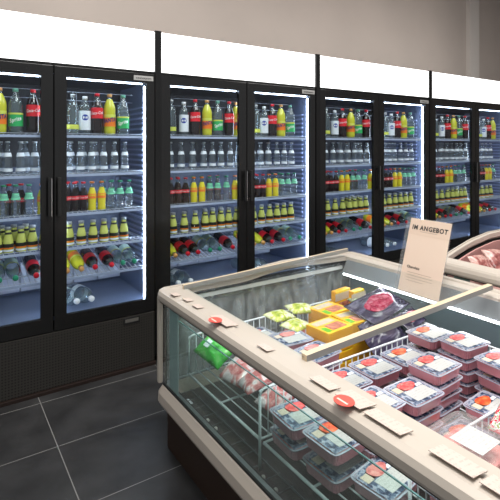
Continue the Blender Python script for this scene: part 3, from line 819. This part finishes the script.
# wire baskets
def basket(y0, y1, label, ends, legs):
    xa, xb, zb, zt = .975, 2.035, .380, .555
    root = thing('wire_basket', label, 'basket', ((xa+xb)/2, (y0+y1)/2, .25), 0, 'white wire baskets inside the freezer')
    ox, oy, oz = root.location
    def P(nm, b, m):
        bmesh.ops.translate(b, verts=b.verts, vec=(-ox, -oy, -oz)); return obj(nm, b, m, root)
    b = bmesh.new()
    n = int((xb-xa)/.045)
    for k in range(n+1):
        x = xa+(xb-xa)*k/n; tube(b, [(x, y0, zb), (x, y1, zb)], .0028, 5)
    for yy in (y0, (y0+y1)/2, y1): tube(b, [(xa, yy, zb-.004), (xb, yy, zb-.004)], .004, 6)
    for xx in (xa, xb): tube(b, [(xx, y0, zb-.004), (xx, y1, zb-.004)], .0055, 7)
    P('basket_floor', b, M['white_wire'])
    XA = xa
    for yy in ends:
        xa = XA+.13 if yy < .9 else XA
        b = bmesh.new()
        m_ = int((xb-xa)/.036)
        for k in range(m_+1):
            x = xa+(xb-xa)*k/m_; tube(b, [(x, yy, zb), (x, yy, zt)], .0026, 5)
        tube(b, [(xa, yy, zt-.02), (xa+.004, yy, zt-.004), (xa+.02, yy, zt+.002), (xb-.02, yy, zt+.002), (xb, yy, zt-.01), (xb, yy, zb)], .0048, 8)
        if yy in legs: tube(b, [(xa, yy, zt-.02), (xa, yy, .266)], .0055, 8)
        P('end_panel', b, M['white_wire'])
    for xx in (xb,):
        b = bmesh.new(); tube(b, [(xx, y0, zt), (xx, y1, zt)], .0045, 8)
        k = y0
        while k < y1: tube(b, [(xx, k, zb), (xx, k, zt)], .0025, 5); k += .04
        P('side_panel', b, M['white_wire'])
    b = bmesh.new()
    for yy in (y0+.002, y1-.002):
        tube(b, [(xb, yy, .246), (xb, yy, zb)], .0055, 6)
    P('support_legs', b, M['white_wire'])
    return root
basket(1.385, 1.96, 'white wire basket of yellow cartons and bagged meat, farthest in the freezer', (1.385, 1.96), (1.385,))
basket(.835, 1.360, 'white wire basket full of stacked meat trays in the middle of the freezer', (.835,), (.835,))
basket(.10, .812, 'white wire basket holding the patterned pack, nearest the camera', (), ())

# ---------------------------------------------------------------- goods: meat trays
def tray_proto(meat, h=.045):
    L, Wd = .172, .150
    b = bmesh.new()
    # ribbed tub: bottom ring -> flared sides -> flange, with thickness
    def ring(hx, hy, z, r=.022, ribs=0, n=72):
        out = []
        for k in range(n):
            a = 2*PI*(k+.5)/n; c, s = math.cos(a), math.sin(a)
            e = .22
            x = hx*math.copysign(abs(c)**e, c); y = hy*math.copysign(abs(s)**e, s)
            f = 1-(ribs if (k//2) % 2 else 0)
            out.append(b.verts.new((x*f, y*f, z)))
        return out
    rs = [ring(L*.40, Wd*.39, .0), ring(L*.44, Wd*.43, .006, ribs=.028), ring(L*.465, Wd*.455, h-.006, ribs=.028), ring(L*.47, Wd*.46, h-.003), ring(L*.5, Wd*.5, h-.002), ring(L*.5, Wd*.5, h)]
    rs += [ring(L*.465, Wd*.455, h), ring(L*.44, Wd*.43, h-.006)]
    mi = [0, 0, 0, 1, 1, 1, 1]
    for i in range(len(rs)-1):
        for k in range(72):
            f = b.faces.new((rs[i][k], rs[i][(k+1) % 72], rs[i+1][(k+1) % 72], rs[i+1][k])); f.material_index = mi[i]
    b.faces.new(rs[0][::-1])
    o = obj('meat_tray', b, [M['traytub'], M['trayrim']])
    # meat inside
    b = bmesh.new(); bmesh.ops.create_grid(b, x_segments=12, y_segments=12, size=.5)
    for v in b.verts:
        v.co = Vector((v.co.x*L*.80, v.co.y*Wd*.78, .026+.004*math.sin(v.co.x*31)*math.cos(v.co.y*27)))
    e = bmesh.ops.extrude_face_region(b, geom=b.faces[:])
    for v in [g for g in e['geom'] if isinstance(g, bmesh.types.BMVert)]: v.co.z = .004; v.co.x *= .92; v.co.y *= .92
    obj('meat', b, meat, o)
    # printed film sleeve: frame of print round a clear window
    b = bmesh.new()
    z = h+.0004
    def quad(x0, x1, y0, y1, zz, t=.0006): bx(b, x0, x1, y0, y1, zz, zz+t)
    hx, hy = L*.445, Wd*.44
    quad(-hx, hx, -hy, .016, z); quad(-hx, -.035, .0161, hy, z); quad(.045, hx, .0161, hy, z); quad(-.035, .045, .052, hy, z)
    f_ = obj('printed_film', b, M['film_dark'], o)
    # meat window raised a little under the film
    b = bmesh.new(); c0 = []
    for k in range(14):
        a = 2*PI*k/14; rr = 1+.10*math.sin(3*a+1)
        c0.append(b.verts.new((.004+.040*math.cos(a)*rr, .034+.024*math.sin(a)*rr, h+.0012)))
    b.faces.new(c0)
    e = bmesh.ops.extrude_face_region(b, geom=b.faces[:])
    for v in [g for g in e['geom'] if isinstance(g, bmesh.types.BMVert)]: v.co.z += .002
    obj('meat_window', b, meat, o)
    b = bmesh.new(); bx(b, -.045, .063, -.052, .010, h+.0012, h+.0020); obj('paper_label', b, M['traylabel'], o)
    b = bmesh.new(); bx(b, -.066, -.036, .014, .046, h+.0012, h+.0020); obj('small_label', b, M['smalllabel'], o)
    b = bmesh.new(); bx(b, .035, .066, .014, .028, h+.0012, h+.0020); obj('small_label', b, M['whitelabel'], o)
    return o
TP = {'red': tray_proto(M['meat']), 'orange': tray_proto(M['meat_orange']), 'pink': tray_proto(M['meat_pink'])}
kids_index()
TUSED = set()
TH = .0500
def tray(kind, x, y, z, rz, label, group, sc=1):
    if kind in TUSED: o = dup(TP[kind])
    else: o = TP[kind]; TUSED.add(kind)
    o.location = (x, y, z); o.rotation_euler = (0, 0, rz); o.scale = (sc, sc, sc)
    tag(o, label, 'meat tray', group)
    return o
FLOORZ = .384
# name, kind, x, y, top z, rotation, count, what singles out
COLS = [
 ('front centre', 'red', 1.568, 1.075, .622, .03, 4, 'the tall stack in the middle of the basket'),
 ('right', 'red', 1.850, 1.125, .622, -.06, 4, 'the stack right of the tallest middle stack'),
 ('back right', 'orange', 1.835, 1.278, .610, .04, 3, 'the rearmost stack, below the lid bar end'),
 ('back', 'orange', 1.640, 1.262, .565, .03, 3, 'the stack behind the tallest middle stack'),
 ('back middle', 'red', 1.445, 1.255, .572, .02, 3, 'the stack close to the white wire divider'),
 ('front left', 'red', 1.385, 1.035, .588, -.02, 3, 'the stack left of the tallest middle stack'),
 ('left back', 'red', 1.252, 1.235, .580, -.02, 3, 'the stack beside the rail near the lid corner'),
 ('left', 'red', 1.208, 1.055, .596, .04, 3, 'the stack beside the rail near the red flag'),
 ('far right', 'red', 1.845, .960, .606, -.05, 3, 'the stack at the right picture edge'),
 ('window back', 'red', 1.072, 1.268, .503, -.03, 2, 'the stack seen through side glass by the post'),
 ('window front', 'orange', 1.072, 1.088, .520, .02, 2, 'the stack seen through side glass, nearer camera'),
 ('low right', 'orange', 1.665, .905, .51, .05, 2, 'the low stack behind the near white wire'),
 ('low left', 'orange', 1.500, .900, .46, -.08, 1, 'the low tray before the middle stacks'),
 ('low window', 'pink', 1.10, .915, .47, .10, 1, 'the low tray seen through side glass below'),
]
POS = ['top', 'second from top', 'third from top', 'fourth from top', 'fifth from top', 'sixth from top']
def stack(kind, x, y, zt, rz, label, group, sc=.985, jit=.003):
    h = .0475*sc; base = FLOORZ+.001; top = zt-h
    n = max(1, round((top-base)/.0505)+1); 
    if n > 1 and (top-base)/(n-1) < h: n -= 1
    sp = (top-base)/(n-1) if n > 1 else 0
    for k in range(n):
        tray(kind if k % 3 != 2 else 'red', x+random.uniform(-jit, jit), y+random.uniform(-jit, jit), top-k*sp, rz+random.uniform(-.03, .03),
             f'plastic meat tray, {POS[k]} of {label}', group, sc)
for nm, kind, x, y, zt, rz, n, txt in COLS:
    stack(kind, x, y, zt, rz, txt, 'meat trays in the freezer', 1.06 if nm.startswith('window') else .985)
# trays in the far basket
stack('pink', 1.285, 1.835, .536, .1, 'the stack at far left of the far basket', 'meat trays in the far basket')
stack('pink', 1.335, 1.655, .575, -.06, 'the pale stack beside the beige rail', 'meat trays in the far basket')
stack('pink', 1.345, 1.480, .575, .1, 'the pale stack just behind the lid bar', 'meat trays in the far basket')

# large clear clamshell nearest the camera
o = thing('clamshell_pack', 'large clear clamshell pack with white label nearest the camera', 'food pack', (1.16, .700, .585), .03)
b = bmesh.new(); 
def roundbox(b, hx, hy, z0, z1, taper=.88, n=40, e=.25):
    rs = []
    for z, f in ((z0, taper), (z0+.004, taper+.03), (z1-.004, 1), (z1, .97)):
        r = []
        for k in range(n):
            a = 2*PI*(k+.5)/n; c, s = math.cos(a), math.sin(a)
            r.append(b.verts.new((hx*f*math.copysign(abs(c)**e, c), hy*f*math.copysign(abs(s)**e, s), z)))
        rs.append(r)
    for i in range(3):
        for k in range(n): b.faces.new((rs[i][k], rs[i][(k+1) % n], rs[i+1][(k+1) % n], rs[i+1][k]))
    b.faces.new(rs[0][::-1]); b.faces.new(rs[-1])
M['clam'] = glass('clamshell_plastic', (.95, .95, .95), .06, 2.0, .12, (1, 1, 1, 1))
roundbox(b, .125, .095, 0, .085); obj('shell', b, M['clam'], o)
b = bmesh.new(); roundbox(b, .105, .078, .008, .05); obj('contents', b, M['meat_pink'], o)
b = bmesh.new(); bx(b, -.03, .065, -.06, .03, .086, .0868); obj('paper_label', b, M['traylabel'], o)
b = bmesh.new(); bx(b, -.1, -.06, .02, .06, .086, .0868); obj('small_label', b, M['smalllabel'], o)
b = bmesh.new(); bx(b, -.085, -.045, -.02, .018, .086, .0866); obj('dark_print', b, M['navyprint'], o)
# tray it stands on
stack('pink', 1.16, .700, .584, .03, 'the stack directly under the large clamshell', 'meat trays under the clamshell')

def pillow(name, sx, sy, sz, m, loc, rot, label, cat, group=None, seed=0, crimp=True):
    b = bmesh.new(); n = 18; rnd = random.Random(seed)
    top = []; bot = []
    ph = [rnd.uniform(0, 6) for _ in range(6)]
    for i in range(n+1):
        tr_, br = [], []
        for j in range(n+1):
            u, v = i/n*2-1, j/n*2-1
            h = (max(0, 1-abs(u)**2.6)*max(0, 1-abs(v)**2.6))**.5
            wr = .10*math.sin(7*u+ph[0]+3*v)*math.cos(6*v+ph[1])+.06*math.sin(13*v+ph[2]+5*u)
            z = sz*h*(.9+wr)
            pin = 1-.06*(1-abs(v))*(abs(u) > .7)
            x, y = u*sx*(1-.05*(1-v*v)*0), v*sy*pin
            tr_.append(b.verts.new((x, y, z+.001))); br.append(b.verts.new((x, y, -z*.7-.001)))
        top.append(tr_); bot.append(br)
    for i in range(n):
        for j in range(n):
            f = b.faces.new((top[i][j], top[i+1][j], top[i+1][j+1], top[i][j+1])); f.smooth = True
            f = b.faces.new((bot[i][j], bot[i][j+1], bot[i+1][j+1], bot[i+1][j])); f.smooth = True
    for i in range(n):
        b.faces.new((top[i][0], bot[i][0], bot[i+1][0], top[i+1][0])); b.faces.new((top[i][n], top[i+1][n], bot[i+1][n], bot[i][n]))
        b.faces.new((top[0][i], top[0][i+1], bot[0][i+1], bot[0][i])); b.faces.new((top[n][i], bot[n][i], bot[n][i+1], top[n][i+1]))
    o = obj(name, b, m, None, loc, rot); tag(o, label, cat, group); return o

pillow('food_pouch', .095, .062, .02, M['candy'], (1.515, .745, .575), (.15, -.10, .25), 'red, green and white patterned pouch at the right picture edge', 'food pouch', seed=3)
stack('pink', 1.50, .705, .535, .1, 'the stack under the red patterned pouch', 'meat trays under the pouch')

# bagged meat seen through the side glass of the far basket
pillow('vegetable_bag', .07, .085, .030, M['greenbag'], (1.075, 1.885, .500), (.25, -.55, .1), 'bright green bag at the far corner behind the side glass', 'food bag', 'bags in the far basket', 5)
pillow('meat_bag', .085, .065, .030, M['meatbag'], (1.10, 1.70, .475), (.1, -.35, .3), 'bag of pink meat beside the green bag behind the glass', 'food bag', 'bags in the far basket', 6)
pillow('meat_bag', .085, .065, .030, M['meatbag'], (1.10, 1.56, .490), (-.1, -.30, -.2), 'bag of pink meat behind the glass between two meat bags', 'food bag', 'bags in the far basket', 7)
pillow('meat_bag', .075, .055, .024, M['meatbag'], (1.10, 1.445, .465), (.1, -.2, .2), 'bag of pink meat behind the glass nearest the wire divider', 'food bag', 'bags in the far basket', 8)
b = bmesh.new(); bx(b, -.02, .02, -.014, .014, .031, .0325); 
kg = [o for o in bpy.data.objects if o.name.startswith('vegetable_bag')][0]
obj('paper_label', b, M['whitelabel'], kg, (-.01, .03, .0))
# herb bags
for q, (x, y, z, rz) in enumerate(((1.45, 1.885, .575, .2), (1.60, 1.895, .580, -.1), (1.450, 1.755, .570, .4))):
    pillow('herb_bag', .075, .05, .022, M['herbbag'], (x, y, z), (.1, .1, rz), ['yellow-green herb bag at the far left of the far basket', 'yellow-green herb bag along the far end glass', 'yellow-green herb bag in front of the yellow cartons'][q], 'food bag', 'herb bags in the far basket', 11+q)
for q, (x, y) in enumerate(((1.46, 1.84), (1.60, 1.905))):
    pillow('meat_bag', .07, .045, .07, M['meatbag'], (x, y, .445), (0, 0, .1), ['bulky bag under the yellow-green bags, left', 'bulky bag under the yellow-green bags, right'][q], 'food bag', 'bags in the far basket', 41+q)
pillow('lettuce_bag', .075, .085, .028, M['lettuce'], (1.985, 1.79, .55), (.1, .35, .1), 'clear bag of pale lettuce leaves under the lamp strip', 'food bag', None, 21)

# yellow cartons
def carton(x, y, z, rz, label, sx=.168, sy=.145, sz=.05, rot=None):
    o = thing('food_carton', label, 'food carton', (x, y, z), rz, 'yellow food cartons')
    if rot: o.rotation_euler = rot
    b = bmesh.new(); bx(b, -sx/2, sx/2, -sy/2, sy/2, 0, sz, bev=.003)
    b.faces.ensure_lookup_table()
    for f in b.faces: f.material_index = 0 if f.calc_center_median().z > sz*.8 else 1
    obj('box', b, [M['yellowbox'], M['orangebox']], o)
    b = bmesh.new(); bx(b, -.035, .062, -.056, .005, sz, sz+.0012); obj('picture', b, M['patty'], o)
    b = bmesh.new(); bx(b, -.07, .06, .018, .058, sz, sz+.0012); obj('paper_label', b, M['smalllabel'], o)
    b = bmesh.new(); bx(b, -.075, -.045, -.06, -.01, sz, sz+.0010); obj('green_print', b, M['greenleaf'], o)
    return o
for (x, y, zt, rz, nm, n) in ((1.545, 1.620, .600, .08, 'nearest the lid bar', 4), (1.715, 1.800, .592, .1, 'behind, nearest the far end glass', 4), (1.735, 1.645, .590, -.05, 'beside the dark steak packs', 4)):
    for k in range(n):
        carton(x, y, zt-(zt-FLOORZ-.001)/n*(k+1), rz, f"yellow food carton, {['top','second','third','bottom'][k]} of the stack {nm}")
for k in range(2): carton(1.945, 1.880, FLOORZ+.001+.051*k, 0, ['lower', 'upper'][k]+' flat yellow carton below the two standing cartons')
carton(1.905, 1.925, .557, .1, 'yellow food carton standing on edge, left of a pair', .13, .14, .035, (PI/2, 0, .12))
carton(1.975, 1.870, .557, .1, 'yellow food carton standing on edge, right of a pair', .10, .14, .035, (PI/2, 0, .12))

# dark vacuum packs of steak, fanned out
def steak_pack(x, y, z, rot, label, face=True, s=1):
    o = thing('steak_pack', label, 'steak pack', (x, y, z), 0, 'dark steak packs'); o.rotation_euler = rot
    b = bmesh.new(); n = 16
    rows = []
    for i in range(n+1):
        r = []
        for j in range(n+1):
            u, v = i/n*2-1, j/n*2-1
            h = max(0, 1-(u*u)/.8-(v*v)/.75)
            r.append((u*.145*s, v*.085*s, .016*h**.5 + .0015+.0012*math.sin(9*u+5*v)))
        rows.append([[b.verts.new(p) for p in r], [b.verts.new((p[0], p[1], -.002)) for p in r]])
    for i in range(n):
        for j in range(n):
            f = b.faces.new((rows[i][0][j], rows[i+1][0][j], rows[i+1][0][j+1], rows[i][0][j+1])); f.smooth = True
            f = b.faces.new((rows[i][1][j], rows[i][1][j+1], rows[i+1][1][j+1], rows[i+1][1][j]))
        b.faces.new((rows[i][0][0], rows[i][1][0], rows[i+1][1][0], rows[i+1][0][0])); b.faces.new((rows[i][0][n], rows[i+1][0][n], rows[i+1][1][n], rows[i][1][n]))
        b.faces.new((rows[0][0][i], rows[0][0][i+1], rows[0][1][i+1], rows[0][1][i])); b.faces.new((rows[n][0][i], rows[n][1][i], rows[n][1][i+1], rows[n][0][i+1]))
    obj('pouch', b, M['darkpack'], o)
    if face:
        b = bmesh.new(); c = b.verts.new((.01*s, 0, .0235)); ring = []; mid = []
        for k in range(22):
            a = 2*PI*k/22; rr = 1+.12*math.sin(2*a+.6)+.05*math.sin(5*a)
            ring.append(b.verts.new((.01*s+.098*s*math.cos(a)*rr, .052*s*math.sin(a)*rr, .0150)))
            mid.append(b.verts.new((.01*s+.07*s*math.cos(a)*rr, .037*s*math.sin(a)*rr, .0225)))
        for k in range(22):
            f = b.faces.new((c, mid[k], mid[(k+1) % 22])); f.smooth = True
            f = b.faces.new((mid[k], ring[k], ring[(k+1) % 22], mid[(k+1) % 22])); f.smooth = True
        obj('steak', b, M['steak'], o)
    return o
for k in range(3):
    steak_pack(1.765+.02*k, 1.445+.036*k, .520+.012*k, (.85, -.12, .10), ['frontmost', 'middle', 'rearmost'][k]+' plain dark vacuum pack leaning behind the lid bar', face=False, s=.9)
steak_pack(1.890, 1.625, .622, (.22, -.10, .12), 'uppermost steak pack showing a large red marbled steak', True, 1.12)
steak_pack(1.955, 1.475, .585, (.5, -.10, .1), 'small steak pack with red meat beside the lid bar', True, .55)

# ---------------------------------------------------------------- price cards on the rail
def price_card(x, y, w_, h_, label, red=False, rz=0, tilt=.12):
    o = thing('price_card', label, 'price card', (x, y, .7605), rz, 'price cards on the freezer rail')
    b = bmesh.new(); bx(b, -h_/2, h_/2, -w_/2, w_/2, 0, .0015)
    bmesh.ops.rotate(b, verts=b.verts, cent=(h_/2, 0, 0), matrix=Matrix.Rotation(tilt, 3, 'Y'))
    for v in b.verts: v.co.z += .001
    obj('card', b, M['card'], o)
    b = bmesh.new(); bx(b, h_/2-.008, h_/2, -w_/2, w_/2, 0, .0008); obj('holder', b, M['beige'], o)
    if red:
        b = bmesh.new(); c = []
        for k in range(20):
            a = 2*PI*k/20; c.append(b.verts.new((-h_/2-.010+.026*math.cos(a), .0+.030*math.sin(a), .014-.05*math.cos(a)*.0)))
        b.faces.new(c); e = bmesh.ops.extrude_face_region(b, geom=b.faces[:])
        for v in [g for g in e['geom'] if isinstance(g, bmesh.types.BMVert)]: v.co.z += .0015
        r = obj('sale_flag', b, M['salered'], o)
        b = bmesh.new(); bx(b, -h_/2-.020, -h_/2-.014, -.02, .018, .0158, .0163); obj('printed_stroke', b, M['salestroke'], r)
for args in ((.905, 1.960, .05, .035, 'small price card nearest the far rail corner'),
             (.920, 1.862, .05, .035, 'second small price card from the far rail corner'),
             (.918, 1.762, .05, .035, 'third small price card from the far rail corner'),
             (.925, 1.560, .13, .055, 'price card with red flag nearer the far corner', True),
             (.922, 1.275, .06, .035, 'small price card alone halfway along the rail'),
             (.925, .990, .085, .045, 'price card just behind the near red-flagged one'),
             (.932, .878, .09, .065, 'price card with a large red flag near the middle trays', True),
             (.925, .765, .115, .05, 'long price card just in front of the near red-flagged one'),
             (.935, .585, .105, .055, 'price card beside the large clear clamshell pack'),
             (.935, .47, .10, .055, 'price card at the bottom right picture corner')):
    price_card(*args)

# ---------------------------------------------------------------- the sign
sg = thing('offer_sign', 'beige offer sign in a clear holder standing on the freezer', 'sign', (2.0, 1.468, .690))
b = bmesh.new()
lean = .30
def leanbm(b):
    bmesh.ops.rotate(b, verts=b.verts, cent=(0, 0, 0), matrix=Matrix.Rotation(lean, 3, 'Y'))
Wd, H = .238, .390
b = bmesh.new(); bx(b, .0012, .0030, -Wd/2-.004, Wd/2+.024, 0, H); leanbm(b); obj('acrylic_holder', b, M['acrylic'], sg)
b = bmesh.new(); bx(b, 0, .001, -Wd/2, Wd/2, .004, H-.004); leanbm(b); pp = obj('paper', b, M['signpaper'], sg)
b = bmesh.new(); bx(b, -.0006, 0, -Wd/2, Wd/2, H*.77, H-.004); leanbm(b); obj('header_band', b, M['signband'], pp)
def sign_text(s, size, y, z, bold=0, width=1):
    me = text_mesh('t', s, size, bold=bold, width=width, ext=.0003)
    for v in me.vertices:
        x, yy, h = v.co; p = Vector((-.0012-h, y-x, z+yy)); p.rotate(Matrix.Rotation(lean, 3, 'Y')); v.co = p
    me.materials.clear(); me.materials.append(M['ink']); obj('lettering', me, None, pp)
sign_text('IM ANGEBOT', .033, -.002, H*.87, .0011, .95)
sign_text('Charolais', .019, .052, H*.34, .0004, .9)
b = bmesh.new()
for k, (z, w_) in enumerate(((.27, .14), (.235, .15), (.20, .15), (.165, .10))):
    bx(b, -.0010, -.0004, .082-w_, .082, H*z, H*z+.0016)
bx(b, -.0010, -.0004, -.05, .05, H*.82, H*.82+.0016)
leanbm(b); obj('fine_print', b, M['fineprint'], pp)
b = bmesh.new(); bx(b, -.006, .012, -Wd/2, Wd/2, -.006, .003); obj('foot_clip', b, M['acrylic'], sg)

# ---------------------------------------------------------------- meat packs in the pink-lit freezer
k = 0
for (x, y, z, rx, rz) in ((2.53, 1.43, .765, .9, .1), (2.72, 1.44, .775, .8, -.1), (2.93, 1.43, .765, .9, .15), (2.60, 1.27, .74, .3, -.2), (2.82, 1.26, .74, .4, .1), (3.06, 1.25, .74, .3, .0), (2.64, 1.05, .73, .1, .2), (2.9, 1.03, .73, .1, -.2)):
    pillow('meat_bag', .095, .075, .032, M['brownbag'], (x, y, z), (rx, .1, rz),
           'bag of meat in the pink-lit freezer, ' + ['far end left', 'far end middle', 'far end right', 'second row left', 'second row middle', 'second row right', 'third row left', 'third row right'][k],
           'food bag', 'bags of meat in the pink-lit freezer', 30+k); k += 1
b = bmesh.new(); bx(b, 2.39, 3.48, -.3, 1.49, .31, .69); PB('inner_deck', b, M['pinkliner'])
l = area('pink_lamp', (2.95, 1.0, .815), .5, .8, .8, (1, .70, .66))
l.rotation_euler = (0, 0, 0)

# remove prototypes that were never placed
for k_, o in list(PR.items()):
    if k_ not in USED:
        for c in list(o.children_recursive): bpy.data.objects.remove(c)
        bpy.data.objects.remove(o)
